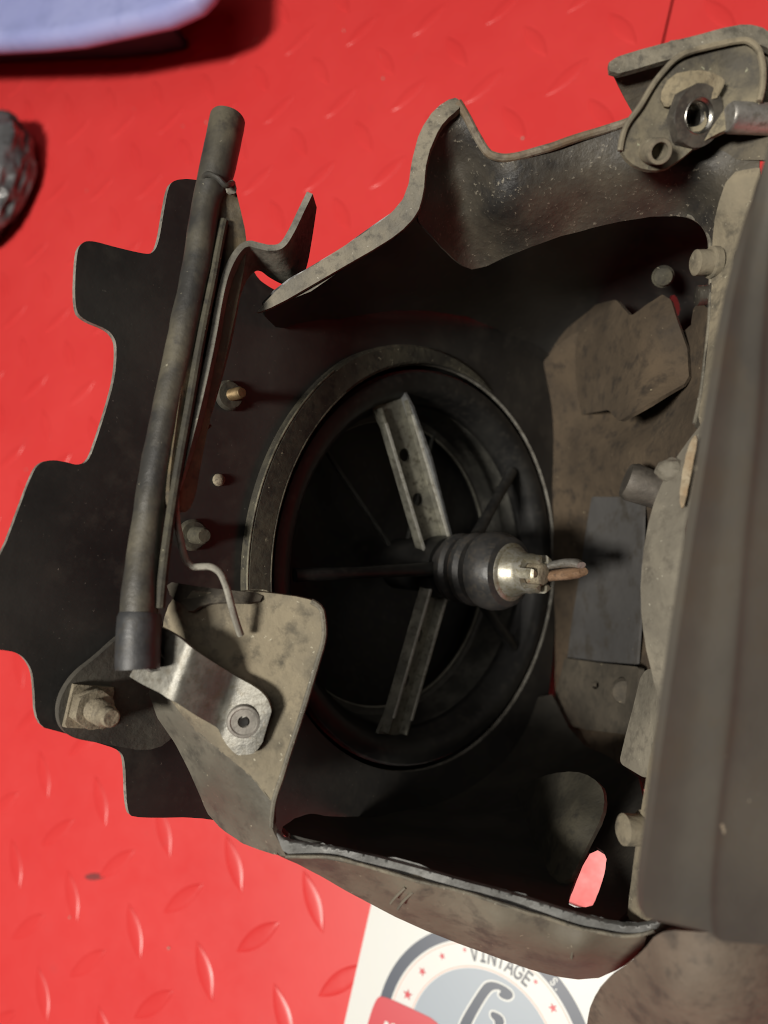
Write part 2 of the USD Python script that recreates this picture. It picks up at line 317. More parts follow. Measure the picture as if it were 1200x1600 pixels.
for r_ in (.1148, .1272):
    e_ = [(r_*math.cos(math.radians(a)), r_*math.sin(math.radians(a)), .0048) for a in np.linspace(128, 203, 60)]
    obj('ring_edge', sweep((np.c_[np.array(e_), np.ones(60)]@TB.T)[:, :3], .0005, 8), mat('ring_worn', (.05, .046, .032), (.2, .185, .13), scale=70, rough=.6, bump=.4), ro)
# drum behind the wheel
drum = lathe([(.1128, -.0035), (.1128, -.046), (0, -.046), (0, -.048), (.1145, -.048), (.1145, -.0035)], TB, 72)
obj('drum', drum, satin_black(), house)

# --- the spoked wheel
rim = lathe([(.111, -.012), (.1112, -.003), (.1095, -.0005), (.105, .0004), (.1005, -.001), (.0975, -.0045), (.0955, -.0095), (.0935, -.011), (.0925, -.0135), (.0905, -.036), (.0885, -.0375), (.086, -.0375), (.086, -.040), (.0925, -.042), (.111, -.042), (.111, -.012)], TB, 96)
wheel = obj('spoked_wheel', rim, satin_black(), house)
obj('inner_band', lathe([(.0921, -.0145), (.0900, -.0357), (.0884, -.0372), (.0858, -.0373), (.0858, -.0378)], TB, 96), mat('band_grey', (.05, .049, .044), (.1, .097, .083), (.04, .038, .034), scale=60, rough=.38, bump=.2, spec=.7), wheel)
def spoke_strip(ang, twist):
    w = .0098; pg = Polygon([(.008, -w), (.084, -w*.94), (.0962, -w*1.2), (.0962, w*1.2), (.084, w*.94), (.008, w)])
    for x in (.040, .066): pg = pg.difference(Point(x, 0).buffer(.0037, 14))
    m = [prism(pg, -.001, .001)]
    for sgn in (-1, 1):
        fl = trimesh.creation.box(bounds=[[.010, -.0006, 0], [.0945, .0006, .006]]); fl.apply_translation([0, sgn*w*.95, 0]); m.append(fl)
    m = trimesh.util.concatenate(m); R = trimesh.transformations.rotation_matrix(ang, [0, 0, 1]) @ trimesh.transformations.rotation_matrix(math.radians(twist), [1, 0, 0]) @ trimesh.transformations.rotation_matrix(math.radians(5), [0, 1, 0])
    edge = [trimesh.creation.box(bounds=[[.012, sg*w*.95-.0007, .0055], [.086, sg*w*.95+.0007, .0066]]) for sg in (-1, 1)]; edge = trimesh.util.concatenate(edge); edge.apply_transform(TB@R)
    obj('spoke_edge', edge, mat('bright_edge', (.5, .49, .44), (.62, .61, .54), (.3, .28, .22), scale=70, rough=.3, metal=.3, bump=.1), wheel, smooth=25)
    m.apply_transform(TB@R); obj('strip_spoke', m, mat('strip_metal', (.2, .195, .165), (.34, .33, .27), (.12, .11, .085), scale=60, rough=.33, metal=.4, bump=.2), wheel, smooth=25)
bl_ = prism(Polygon([(.012, -.0005), (.012, .0075), (.060, .0105), (.090, .0085), (.106, .0040), (.096, -.0005)]), -.0008, .0008)
bl_.apply_transform(TB @ trimesh.transformations.rotation_matrix(math.radians(109), [0, 0, 1]) @ trimesh.transformations.rotation_matrix(math.radians(5), [0, 1, 0]) @ trimesh.transformations.translation_matrix([0, -.0103, 0]) @ trimesh.transformations.rotation_matrix(math.pi/2, [1, 0, 0]))
obj('spoke_blade', bl_, mat('blade_metal', (.16, .165, .17), (.26, .265, .265), (.1, .098, .09), scale=50, rough=.35, metal=.5, bump=.15), wheel, smooth=25)
spoke_strip(math.radians(109), -8); spoke_strip(math.radians(-107), -13)
for a in (180, 37, -36):
    a = math.radians(a); pts = np.array([[r*math.cos(a), r*math.sin(a), z, 1] for r, z in ((.008, .012), (.03, .009), (.06, .002), (.094, -.006))])@TB.T
    obj('rod_spoke', sweep(pts[:, :3], [.0042, .0036, .0032, .0036], 12), satin_black(), wheel)
for a in (66, 128):
    a = math.radians(a); pts = np.array([[r*math.cos(a), r*math.sin(a), z, 1] for r, z in ((.01, -.030), (.09, -.038))])@TB.T
    obj('rear_spoke', sweep(pts[:, :3], [.0014, .0014], 8), mat('rear_spoke_metal', (.06, .06, .055), (.1, .1, .09), rough=.4, metal=.3), wheel)
obj('band_edge', lathe([(.0860, -.0366), (.0853, -.0371), (.0853, -.0380)], TB, 96), mat('band_bright', (.2, .195, .16), (.32, .31, .26), scale=50, rough=.4, metal=.3), wheel)
hub = obj('hub', lathe([(0, -.032), (.015, -.032), (.015, -.006), (.0175, -.004), (.0175, .004), (.0165, .009), (0, .0092)], TB, 48), satin_black(), wheel)
boot = lathe([(.0140, .004), (.0140, .0128), (.0172, .0135), (.0190, .0160), (.0192, .0190), (.0176, .0212), (.0140, .0216), (.0138, .0238), (.0172, .0242), (.0194, .0262), (.0198, .0296), (.0180, .0320), (.0142, .0324), (.0140, .0350), (.0178, .0354), (.0202, .0376), (.0208, .0420), (.0202, .0470), (.0180, .0520), (.0145, .0535), (0, .0537)], TB, 64)
obj('rubber_boot', boot, rubber(), hub)
obj('rust_line', lathe([(.0184, .0252), (.01885, .0256), (.0188, .0260)], TB, 48), rust(), hub)
obj('nut_flange', lathe([(.008, .0517), (.0148, .0517), (.0155, .0525), (.0149, .0535), (.0130, .0545), (0, .0547)], TB, 56), brass_zinc(), hub)
cn = m3.Manifold.revolve(m3.CrossSection([np.array([(0, .0540), (.0130, .0540), (.0125, .0565), (.0108, .0600), (.0101, .0620), (.0098, .0722), (.0090, .0734), (.0062, .0734), (.0062, .061), (0, .061)])]), 56)
for k in range(3): cn = cn - m3.Manifold.cube([.05, .0052, .03], True).translate([0, 0, .0805]).rotate([0, 0, 25+60*k])
me = cn.to_mesh(); cm = trimesh.Trimesh(me.vert_properties[:, :3], me.tri_verts); cm.apply_transform(TB)
obj('castle_nut', cm, brass_zinc(), hub, smooth=30)
obj('axle_end', thread(.0058, .056, .0735, TB, .0011), dirt_bolt(), hub)
def loc(a): a = np.asarray(a, float); return (np.c_[a, np.ones(len(a))]@TB.T)[:, :3]
c1 = sweep(loc([(-.004, .0015, .066), (.003, .003, .0690), (.0065, .0046, .0745), (.0080, .0058, .081), (.0078, .0060, .0862), (.0060, .0052, .0905)]), [.0022, .0026, .0032, .0036, .0035, .0026], 12, squash=(TB[:3, 1], .62))
c2 = sweep(loc([(-.004, -.0025, .066), (.003, -.0022, .0690), (.0070, -.0008, .0740), (.0090, .0002, .0805), (.0094, .0012, .0862), (.0078, .0022, .0905)]), [.0024, .0030, .0038, .0042, .0038, .0028], 12, squash=(TB[:3, 1], .72))
obj('cotter_pin', c1, steel(), hub); obj('cotter_pin', c2, rust(), hub)

# --- screws on the wheel wall
def screw(px, py, rw, rb, ln, m):
    T = TBat(px, py, .001)
    w = obj('washer', lathe([(rw*.5, .0), (rw, .0), (rw, .0012), (rw*.85, .0022), (rw*.5, .0024), (0, .0024)], T, 32), olive(), house)
    obj('screw', thread(rb, .002, ln, T), m, w)
screw(357, 618, .0068, .0027, .0115, mat('brass_tip', (.14, .095, .045), (.2, .14, .07), scale=200, rough=.45, metal=.6)); screw(300, 836, .0068, .0038, .0110, olive())
obj('rivet', lathe([(.0028, 0), (.0026, .0016), (.0012, .0026), (0, .0027)], TBat(341, 750), 20), dirt_bolt(), house)

# --- stud and nut on the lower left ear
ear = [(200, 985), (180, 1000), (150, 1028), (118, 1052), (97, 1083), (90, 1112), (95, 1138), (112, 1153), (150, 1160), (250, 1178), (290, 1120), (270, 1020), (240, 985)]
ep = Polygon(chaikin([BP(*q, .006) for q in ear], 2)); em = prism(ep, .0022, .0062, TB); obj('mounting_ear', em, mat('ear_grime', (.035, .032, .027), (.07, .063, .05), (.05, .045, .036), scale=40, spot=(.25, .22, .16), spot_cut=.68, rough=.6, bump=.4), house)
T = TBat(137, 1103, .0062)
obj('clip_plate', hex_nut(.0112, .0026, 0, T, 4, .55), dirt_bolt(), house)
T2 = TBat(139, 1104, .0088); nut = obj('nut', hex_nut(.0078, .0066, .0044, T2, 6, .3), dirt_bolt(), house)
obj('stud', [thread(.0045, 0, .0165, T2, .0011), lathe([(.0034, .016), (.0034, .021), (.0028, .0216), (0, .0216)], T2, 24)], dirt_bolt(), nut)

# --- tube down the left side
tp = spline([(356, 187, .302), (347, 232, .2985), (339, 268, .2965), (322, 320, .294), (311, 400, .290), (289, 510, .284), (250, 700, .2735), (227, 850, .2655), (219, 930, .2605), (217, 985, .258)], 70)
P3 = PP(tp); yy = tp[:, 1]
rr = np.interp(yy, [180, 255, 275, 310, 400, 510, 700, 850, 930, 1000], [.0070, .0070, .0068, .0057, .0056, .0056, .0056, .0058, .0066, .0068])
tube_mesh = sweep(P3, rr, 28); tv = tube_mesh.vertices; tube_mesh.vertices = tv + np.array(tube_mesh.vertex_normals)*((meshkit.fbm(tv*90, 3, 4)-.5)*.0012)[:, None]
tube = obj('tube', tube_mesh, tube_paint(), house, smooth=50)
sl = PP(spline([(219, 958, .2592), (217, 985, .2580), (215, 1046, .2555)], 12)); obj('rubber_sleeve', sweep(sl, [.0071]+[.0076]*10+[.0073], 28), mat('sleeve_rubber', (.03, .031, .033), (.05, .05, .052), (.04, .037, .033), scale=70, rough=.4, bump=.2), tube)
# flattened seam plate beside the tube
sp = [(322, 300), (338, 284), (352, 276), (364, 281), (374, 320), (388, 380), (378, 440), (362, 520), (340, 610), (318, 700), (302, 800), (270, 800), (262, 760), (278, 640), (298, 520), (312, 400)]
obj('seam_plate', patch(sp, [(322, 300, .2885), (352, 276, .2935), (364, 281, .2965), (345, 330, .2955), (374, 320, .297), (388, 380, .2985), (362, 380, .2960), (340, 400, .2935), (312, 400, .2860), (378, 440, .2975), (298, 520, .2800), (325, 520, .2870), (362, 520, .2925), (278, 640, .2735), (300, 650, .2790), (340, 610, .287), (262, 760, .2665), (285, 760, .272), (318, 700, .281), (302, 800, .2755), (270, 800, .2665)], .003, 8, 2, .0006), mat('seam_dirt', (.06, .048, .03), (.16, .122, .066), (.045, .038, .028), scale=40, spot=(.17, .15, .1), spot_cut=.69, rough=.5, bump=.4), house)
obj('side_tab', patch([(356, 283), (366, 280), (371, 300), (362, 304), (354, 298)], [(356, 283, .2915), (366, 280, .293), (371, 300, .2935), (354, 298, .2915)], .0015, 5, 1, .0003), strapless(), house)
obj('seam_bead', bead([(316, 282, .2915), (325, 272, .2880), (340, 278, .2868), (354, 290, .2880), (364, 286, .2935)], .0011, 24), tube_paint(), house)
obj('seam_bead', bead([(350, 345, .2945), (342, 385, .2912), (334, 430, .2885), (316, 520, .2830), (295, 640, .2765), (274, 760, .2685), (258, 870, .2620), (250, 950, .2590)], .0018, 40), olive(), house)
# strap: broad tab at the top, thin rod below
sm = mat('strap_metal', (.115, .108, .09), (.19, .178, .145), (.07, .065, .054), scale=50, spot=(.3, .28, .22), spot_cut=.68, rough=.5, bump=.35)
st_ = strap([(484, 301, .300, .009), (470, 330, .300, .018), (455, 362, .2995, .026), (441, 384, .299, .028), (424, 388, .2985, .027), (405, 384, .298, .024), (385, 379, .297, .018), (368, 395, .2945, .016), (353, 425, .2915, .016), (343, 465, .289, .018), (333, 525, .2855, .016), (317, 600, .281, .013), (301, 665, .2765, .010), (286, 722, .2725, .007), (275, 764, .270, .0045)], .0027, 110)
strap_o = obj('strap', st_, sm, house, smooth=30)
rd = bead([(274, 758, .2695), (275, 800, .2690), (284, 852, .2695), (291, 876, .2705), (304, 886, .2715), (325, 885, .271), (342, 893, .2705), (353, 915, .270), (362, 948, .2695), (370, 975, .2715), (376, 992, .2735)], .00135, 70, 10)
obj('bent_rod', rd, mat('rod_metal', (.2, .19, .16), (.29, .275, .23), (.13, .12, .1), scale=80, rough=.5, bump=.3), strap_o)
obj('strap_rivet', lathe([(.0022, 0), (.002, .001), (0, .0016)], frame(P(354, 470, .2985), M@np.array([.75, 0, -.66]), M@np.array([0, 1., 0])), 20), sm, strap_o)

# --- lower left corner plate with the clip
cp = [(256, 968), (264, 948), (270, 934), (284, 940), (300, 924), (340, 928), (400, 924), (452, 932), (488, 938), (504, 955), (508, 985), (494, 1040), (470, 1120), (443, 1205), (427, 1262), (424, 1295), (447, 1338), (425, 1336), (380, 1319), (345, 1295), (322, 1268), (300, 1215), (277, 1165), (247, 1122), (233, 1082), (236, 1040), (252, 1000)]
cpc = [(265, 945, .280), (400, 925, .281), (500, 950, .279), (490, 1040, .277), (443, 1205, .2735), (427, 1262, .2728), (428, 1296, .2735), (445, 1336, .2765), (380, 1318, .292), (322, 1268, .303), (277, 1165, .301), (235, 1080, .297), (255, 1000, .288), (330, 1050, .2765), (400, 1100, .2755), (290, 1110, .2795), (340, 1168, .2768), (390, 1215, .2748), (424, 1248, .2730), (330, 1225, .2885), (375, 1275, .2850), (405, 1300, .2800), (262, 1085, .2865)]
fold = [(426, 1254), (396, 1216), (345, 1172), (310, 1146), (285, 1118), (262, 1090), (238, 1066)]
k0 = cp.index((427, 1262)); k1 = cp.index((236, 1040))
corner = obj('corner_plate', patch(cp[:k0]+fold+cp[k1:], cpc, .002, 7, 0, .0006, 60, ragged=4), dust_beige(), house)
obj('corner_flank', patch(cp[k0:k1]+fold[::-1], cpc, .002, 7, 0, .0006, 60, ragged=2), mat('flank_grime', (.085, .078, .062), (.15, .138, .108), (.06, .055, .045), scale=18, lo=.36, hi=.66, spot=(.3, .27, .2), spot_scale=420, spot_cut=.68, rough=.5, bump=.25), house)
obj('corner_rim', bead([(486, 939, .279), (504, 955, .2785), (507, 985, .278), (494, 1040, .2765), (470, 1120, .2745), (443, 1205, .2728), (427, 1262, .2728), (425, 1292, .2728)], .0011, 50, 8, .0006), lip_grey(), corner)
obj('torn_flap', patch([(258, 908), (300, 915), (360, 922), (412, 928), (405, 942), (350, 940), (318, 944), (296, 958), (284, 942), (268, 936)], [(258, 908, .283), (412, 928, .281), (300, 950, .276), (350, 932, .277)], .0015, 7, 1, .0006), mat('torn_dark', (.05, .043, .033), (.1, .086, .063), scale=50, rough=.8, bump=.5), corner)
def loft(rows, t, k=9):
    """a bent strip: rows of (one edge, other edge, distance) joined smoothly"""
    r = np.array([(*a, d, *b, d2) for a, b, d, d2 in rows], float); r = PchipInterpolator(np.arange(len(r)), r)(np.linspace(0, len(r)-1, len(r)*5))
    g = np.stack([PP(r[:, :3]+(r[:, 3:]-r[:, :3])*w) for w in np.linspace(0, 1, k)], 1); n_, k_ = g.shape[:2]; v = g.reshape(-1, 3); f = []
    for i in range(n_-1):
        for j in range(k_-1):
            q = i*k_+j; f += [[q, q+1, q+k_+1], [q, q+k_+1, q+k_]]
    f = np.array(f); m = trimesh.Trimesh(v, f, process=False); n = np.array(m.vertex_normals)
    if ((EYE-v)*n).sum(1).mean() < 0: f = f[:, ::-1]; n = -n
    nb = len(v); e = np.vstack([f[:, [0, 1]], f[:, [1, 2]], f[:, [2, 0]]]); es = set(map(tuple, e)); be = np.array([q for q in es if (q[1], q[0]) not in es])
    side = np.vstack([np.c_[be[:, 1], be[:, 0], be[:, 0]+nb], np.c_[be[:, 1], be[:, 0]+nb, be[:, 1]+nb]])
    return trimesh.Trimesh(np.vstack([v, v-n*t]), np.vstack([f, f[:, ::-1]+nb, side]), process=False)
clip = obj('clip', loft([((246, 977), (202, 1057), .2672, .2672), ((266, 987), (224, 1070), .2642, .2642), ((284, 999), (250, 1083), .2606, .2606), ((293, 1007), (262, 1091), .2594, .2594), ((302, 1014), (272, 1096), .2592, .2592), ((335, 1036), (308, 1119), .2642, .2642), ((358, 1050), (331, 1132), .2690, .2690),
    ((366, 1055), (340, 1138), .2704, .2704), ((374, 1060), (346, 1150), .2707, .2707), ((394, 1071), (358, 1168), .2702, .2702), ((408, 1081), (374, 1180), .2698, .2698), ((419, 1095), (393, 1178), .2695, .2695), ((424, 1112), (410, 1160), .2694, .2694)], .0018), zinc(), corner, smooth=50)
TC = frame(P(381, 1127, .2697), M@np.array([.12, .05, -.99]), M@np.array([1., 0, 0]))
obj('rivet', lathe([(.0062, -.001), (.0062, .0004), (.0058, .0010), (.0050, .0011), (.0046, .0007), (.0022, .0007), (.0018, -.0006), (0, -.0006)], TC, 40), mat('rivet_metal', (.2, .19, .17), (.3, .28, .25), scale=120, rough=.4, metal=.6, bump=.2), corner)
obj('rivet_hole', lathe([(.0017, .0009), (.0012, .0008), (0, .0002)], TC, 16), mat('hole_black', (.012, .011, .01), (.02, .018, .016), rough=.8), corner)
TN = frame(P(243, 1033, .2630), M@np.array([.35, .05, -.93]), M@np.array([0, 1., 0]))
obj('threaded_insert', [lathe([(.0033, -.004+k*.0014), (.0027, -.0033+k*.0014), (.0033, -.0026+k*.0014)], TN, 24) for k in range(4)]+[lathe([(.0034, -.006), (.0046, -.006), (.0046, -.001), (.0034, .0)], TN, 24)], steel(), corner)
# --- walls of the box
# upper lip and wall
obj('upper_lip', patch([(400, 489), (401, 487), (438, 446), (500, 409), (560, 371), (618, 329), (638, 297), (644, 250), (655, 205), (680, 168), (708, 150), (722, 158), (715, 172), (692, 190), (673, 225), (664, 262), (662, 302), (652, 335), (622, 366), (562, 402), (492, 442), (430, 478)],
    [(402, 488, .312), (500, 409, .303), (618, 329, .292), (644, 250, .288), (680, 168, .286), (715, 152, .2865), (715, 170, .284), (673, 225, .2855), (662, 302, .2885), (622, 366, .294), (492, 442, .3055)], .0025, 7, 1, .0007, 80, ragged=1.5), lip_grey(), house)
uw = [(650, 340), (661, 302), (663, 262), (672, 225), (691, 190), (716, 165), (724, 180), (745, 212), (770, 244), (790, 247), (850, 233), (920, 210), (975, 192), (1030, 180), (1100, 180), (1185, 200), (1188, 262), (1178, 330), (1152, 460), (1130, 560), (1112, 650), (1095, 668), (1082, 668), (1090, 640), (1097, 600), (1108, 500), (1111, 425), (1109, 378), (1096, 350), (1074, 337), (1000, 340), (900, 362), (810, 392), (744, 424), (715, 412), (676, 372)]
obj('upper_wall', patch(uw, [(652, 334, .2925), (672, 430, .304), (655, 390, .298), (663, 262, .290), (691, 190, .287), (716, 165, .287), (690, 260, .299), (690, 320, .306), (712, 250, .300), (718, 320, .314), (712, 390, .328), (745, 425, .340), (745, 212, .2885), (770, 244, .289), (770, 330, .302), (810, 392, .322), (850, 233, .2865), (860, 300, .2935), (900, 362, .312), (920, 210, .2845), (975, 192, .282), (980, 270, .2865), (1000, 340, .303), (1074, 337, .2985), (1060, 260, .2815), (1100, 180, .276), (1185, 200, .270), (1109, 378, .2895), (1150, 300, .2740), (1111, 425, .2865), (1178, 330, .269), (1108, 500, .281), (1152, 460, .268), (1130, 560, .2655), (1112, 650, .264), (1085, 660, .2705), (1097, 600, .2745)], .0007, 9, 1, .0009, 55), grime_dark(), house)
obj('upper_edge', [bead([(716, 160, .2860), (730, 184, .2868), (745, 210, .2875), (768, 242, .2880), (790, 246, .2875), (850, 233, .2855), (920, 210, .2836), (990, 187, .281)], .0016, 50, 10, .0008)], mat('rusty_edge', (.12, .085, .05), (.19, .165, .125), (.09, .07, .05), scale=60, rough=.65, bump=.6), house)
obj('opening_edge', bead([(1084, 662, .270), (1097, 600, .2742), (1108, 500, .2807), (1111, 425, .2862), (1109, 378, .2893), (1096, 350, .295), (1074, 337, .298)], .0008, 50, 8, .0004), lip_grey(), house)
obj('dust_rail', patch([(1139, 270), (1178, 262), (1190, 262), (1180, 330), (1156, 460), (1132, 560), (1113, 655), (1088, 668), (1099, 600), (1110, 500), (1113, 425), (1112, 380), (1118, 330)], [(1139, 270, .2728), (1188, 262, .2668), (1180, 330, .2675), (1156, 460, .2665), (1132, 560, .2642), (1113, 655, .2625), (1088, 668, .2685), (1099, 600, .2728), (1110, 500, .2790), (1113, 425, .2842), (1112, 380, .2866), (1118, 330, .2790)], .0008, 8, 1, .0004), dust_beige(), house)
# deep inner walls
ih = [(1044, 464), (1055, 460), (1063, 480), (1060, 496), (1048, 490)]
obj('inner_upper_wall', patch([(405, 486), (438, 450), (500, 413), (560, 376), (618, 336), (640, 320), (700, 330), (800, 330), (1000, 300), (1130, 330), (1130, 560), (1000, 560), (900, 580), (850, 600), (830, 560), (760, 500), (640, 480), (520, 500), (440, 520)], [(405, 486, .318), (438, 450, .313), (500, 413, .308), (560, 376, .303), (618, 336, .299), (640, 320, .299), (500, 450, .340), (600, 400, .345), (700, 330, .345), (1000, 300, .34), (1130, 330, .335), (1130, 470, .40), (1130, 560, .43), (1000, 560, .47), (1000, 480, .445), (880, 580, .50), (860, 560, .495), (760, 500, .44), (640, 480, .395), (520, 500, .37), (440, 520, .352), (800, 400, .39)], .0015, 12, 1, .001, 40, holes=[ih]), black_paint(), house)
wall_c = [(840, 520, .487), (900, 470, .46), (1000, 440, .425), (1120, 420, .35), (1120, 640, .345), (1110, 900, .34), (1060, 1100, .355), (1030, 1230, .37), (960, 1240, .41), (900, 1200, .44), (866, 1150, .492), (866, 900, .495), (864, 640, .493), (980, 800, .425), (960, 1080, .425)]
wall_r = RBFInterpolator(np.array(wall_c)[:, :2]/100, np.array(wall_c)[:, 2], kernel='thin_plate_spline')
def wd(x, y, k=0): return (x, y, float(wall_r(np.array([[x, y]])/100)[0])+k)
relief = wall_c + [wd(940, 720, -.012), wd(980, 700, -.018), wd(1020, 720, -.020), wd(900, 700, -.002), wd(960, 668, .001), wd(1040, 664, -.012), wd(1060, 600, -.004), wd(1080, 560, -.010), wd(1090, 640, -.020), wd(1060, 690, -.022), wd(1000, 770, -.012), wd(930, 770, -.006), wd(1090, 500, -.012), wd(1030, 640, .004), wd(880, 560, -.002), wd(1000, 1180, .0), wd(920, 1170, .004)]
obj('inner_side_wall', patch([(840, 575), (880, 530), (930, 505), (985, 520), (1040, 510), (1078, 520), (1084, 470), (1120, 460), (1120, 640), (1110, 900), (1060, 1100), (1030, 1230), (960, 1240), (900, 1200), (868, 1150), (864, 900), (864, 640)], relief, .002, 9, 1, .0012, 60), brown_in(), house)
obj('baffle_tab', patch([(850, 560), (885, 500), (930, 476), (962, 468), (985, 494), (1010, 474), (1034, 459), (1048, 468), (1060, 506), (1074, 545), (1077, 588), (1070, 600), (1020, 628), (966, 658), (950, 640), (900, 650), (860, 640)], [wd(850, 560, .010), wd(885, 500, .008), wd(930, 476, .002), (985, 494, .392), (1034, 459, .376), (1075, 545, .362), (1070, 600, .362), (966, 658, .385), wd(900, 650, .008), wd(860, 640, .010), (985, 570, .390), wd(925, 570, -.010)], .0025, 8, -5, .0010, 50), brown_in(), house)
obj('grey_plate', patch([(924, 776), (1006, 777), (1004, 860), (1000, 960), (994, 1040), (940, 1036), (886, 1030), (892, 980), (905, 900)], [wd(924, 776, -.006), wd(1006, 777, -.010), wd(994, 1040, -.006), wd(886, 1030, -.004)], .0015, 10, -4, .0006, 30), mat('grey_panel', (.062, .060, .059), (.088, .085, .082), (.05, .044, .037), scale=14, lo=.35, hi=.7, spot=(.16, .145, .11), spot_scale=240, spot_cut=.69, rough=.5, bump=.25), house)
obj('lower_bracket', patch([(882, 1028), (940, 1036), (998, 1042), (992, 1100), (980, 1148), (915, 1140), (862, 1126), (868, 1080)], [wd(882, 1028, -.008), wd(998, 1042, -.014), wd(980, 1148, -.010), wd(862, 1126, -.010), wd(930, 1090, -.012)], .003, 7, -5, .0008, 50, holes=[[(938, 1070), (930, 1079), (922, 1070), (930, 1061)]]), mat('bracket_dirt', (.05, .042, .031), (.085, .07, .05), (.04, .034, .025), scale=26, spot=(.25, .21, .14), spot_scale=230, spot_cut=.69, rough=.75, bump=.5), house)
obj('bracket_dimple', lathe([(0, .0012), (.0042, .001), (.0062, .0), (.0074, -.003)], frame(PP([wd(976, 1082, -.0135)])[0], M@np.array([-.25, 0, -.97]), M@np.array([1., 0, 0])), 24), mat('bracket_dirt', (0, 0, 0), (0, 0, 0)), house)
Tp = frame(P(984, 752, .372), M@np.array([.93, .35, -.1]), M@np.array([0, 0, 1.]))
obj('side_pin', lathe([(0, -.002), (.0085, -.002), (.0098, .001), (.0092, .012), (.0088, .024), (0, .024)], Tp, 28), mat('pin_dirt', (.07, .062, .053), (.12, .105, .088), scale=60, rough=.5, metal=.3, bump=.4), house)
# right rim, bulge, big flange
bl = [(1112, 640), (1095, 662), (1072, 692), (1040, 742), (1016, 800), (1004, 868), (1000, 935), (1006, 1000), (1020, 1062), (1033, 1100), (1050, 1100), (1070, 980), (1092, 850), (1118, 690)]
obj('bulged_rail', patch(bl, [(1112, 640, .2635), (1072, 692, .2655), (1040, 742, .2665), (1004, 868, .2670), (1000, 935, .2670), (1020, 1062, .268), (1033, 1100, .2685), (1050, 1100, .262), (1070, 980, .2515), (1092, 850, .2475), (1118, 690, .2515), (1040, 880, .2545), (1050, 980, .2555)], .002, 8, 1, .0006, 60, holes=[[(1068, 832), (1074, 806), (1078, 812), (1076, 850), (1072, 862)]]), dust_grey(), house)
obj('rail_rust', patch([(1062, 762), (1074, 700), (1086, 676), (1090, 690), (1080, 740), (1070, 790), (1063, 795)], [(1062, 762, .2523), (1086, 676, .2535), (1090, 690, .2522), (1070, 790, .2500)], .0009, 6, 1, .0010, 160), mat('pale_rust', (.24, .17, .1), (.32, .27, .19), (.18, .14, .09), scale=90, rough=.8, bump=.6), house)
obj('rail_boss', trimesh.Trimesh(*(lambda s: (s.vertices*[.0055, .0045, .0045]*(1+.25*(meshkit.noise(s.vertices*3)-.5))[:, None]+P(1050, 735, .266), s.faces))(trimesh.creation.icosphere(3))), dust_grey(), house)
lr = [(1034, 1085), (1056, 1085), (1040, 1180), (1024, 1290), (1010, 1400), (1016, 1445), (985, 1440), (978, 1425), (992, 1330), (1006, 1240), (1020, 1160)]
obj('lower_rail', patch(lr, [(1034, 1085, .2675), (1056, 1085, .260), (1024, 1290, .258), (1010, 1400, .259), (985, 1440, .266), (992, 1330, .269), (1006, 1240, .269)], .002, 8, 1, .0005), dust_beige(), house)
obj('inner_rail', patch([(1012, 1040), (1040, 1060), (1030, 1140), (1018, 1222), (968, 1192), (985, 1120), (1000, 1060)], [(1012, 1040, .315), (1040, 1060, .295), (1018, 1222, .300), (968, 1192, .325)], .002, 7, -12, .0006), dust_grey(), house)
def gridsheet(rows, t, ny=70, nx=40):
    g = np.array(rows, float); g = PchipInterpolator(np.arange(g.shape[0]), g, axis=0)(np.linspace(0, g.shape[0]-1, ny)); g = PchipInterpolator(np.arange(g.shape[1]), g, axis=1)(np.linspace(0, g.shape[1]-1, nx))
    v = PP(g.reshape(-1, 3)); f = []
    for i in range(ny-1):
        for j in range(nx-1): q = i*nx+j; f += [[q, q+1, q+nx+1], [q, q+nx+1, q+nx]]
    f = np.array(f); n = np.array(trimesh.Trimesh(v, f, process=False).vertex_normals)
    if ((EYE-v)*n).sum(1).mean() < 0: f = f[:, ::-1]; n = -n
    v = v+n*((meshkit.fbm(v*30, 3)-.5)*.0007)[:, None]
    nb = len(v); e = np.vstack([f[:, [0, 1]], f[:, [1, 2]], f[:, [2, 0]]]); es = set(map(tuple, e)); be = np.array([q for q in es if (q[1], q[0]) not in es])
    side = np.vstack([np.c_[be[:, 1], be[:, 0], be[:, 0]+nb], np.c_[be[:, 1], be[:, 0]+nb, be[:, 1]+nb]])
    return trimesh.Trimesh(np.vstack([v, v-n*t]), np.vstack([f, f[:, ::-1]+nb, side]), process=False)
def frow(xs, y0, y1, ds): return [(x, y0+(y1-y0)*i/4, d) for i, (x, d) in enumerate(zip(xs, ds))]
obj('front_flange', gridsheet([frow((1208, 1218, 1226, 1236, 1330), 180, 200, (0.2030, 0.2014, 0.2001, 0.2000, 0.2050)), frow((1193, 1204, 1213, 1224, 1330), 256, 262, (0.2000, 0.1993, 0.1982, 0.1985, 0.2040)), frow((1142, 1168, 1191, 1204, 1330), 480, 484, (0.1920, 0.1940, 0.1943, 0.1955, 0.2030)), frow((1113, 1148, 1179, 1194, 1330), 650, 654, (0.1880, 0.1908, 0.1914, 0.1930, 0.2000)),
    frow((1082, 1125, 1159, 1176, 1330), 850, 854, (0.1860, 0.1890, 0.1896, 0.1912, 0.1990)), frow((1044, 1095, 1138, 1156, 1330), 1100, 1104, (0.1862, 0.1894, 0.1900, 0.1916, 0.1990)), frow((1022, 1076, 1119, 1137, 1330), 1260, 1264, (0.1890, 0.1916, 0.1920, 0.1935, 0.2000)), frow((1004, 1060, 1106, 1124, 1330), 1395, 1404, (0.1928, 0.1944, 0.1945, 0.1956, 0.2020)), frow((1010, 1064, 1110, 1128, 1330), 1436, 1482, (0.1950, 0.1965, 0.1965, 0.1975, 0.2040))], .003), flange_paint(), house, smooth=60)
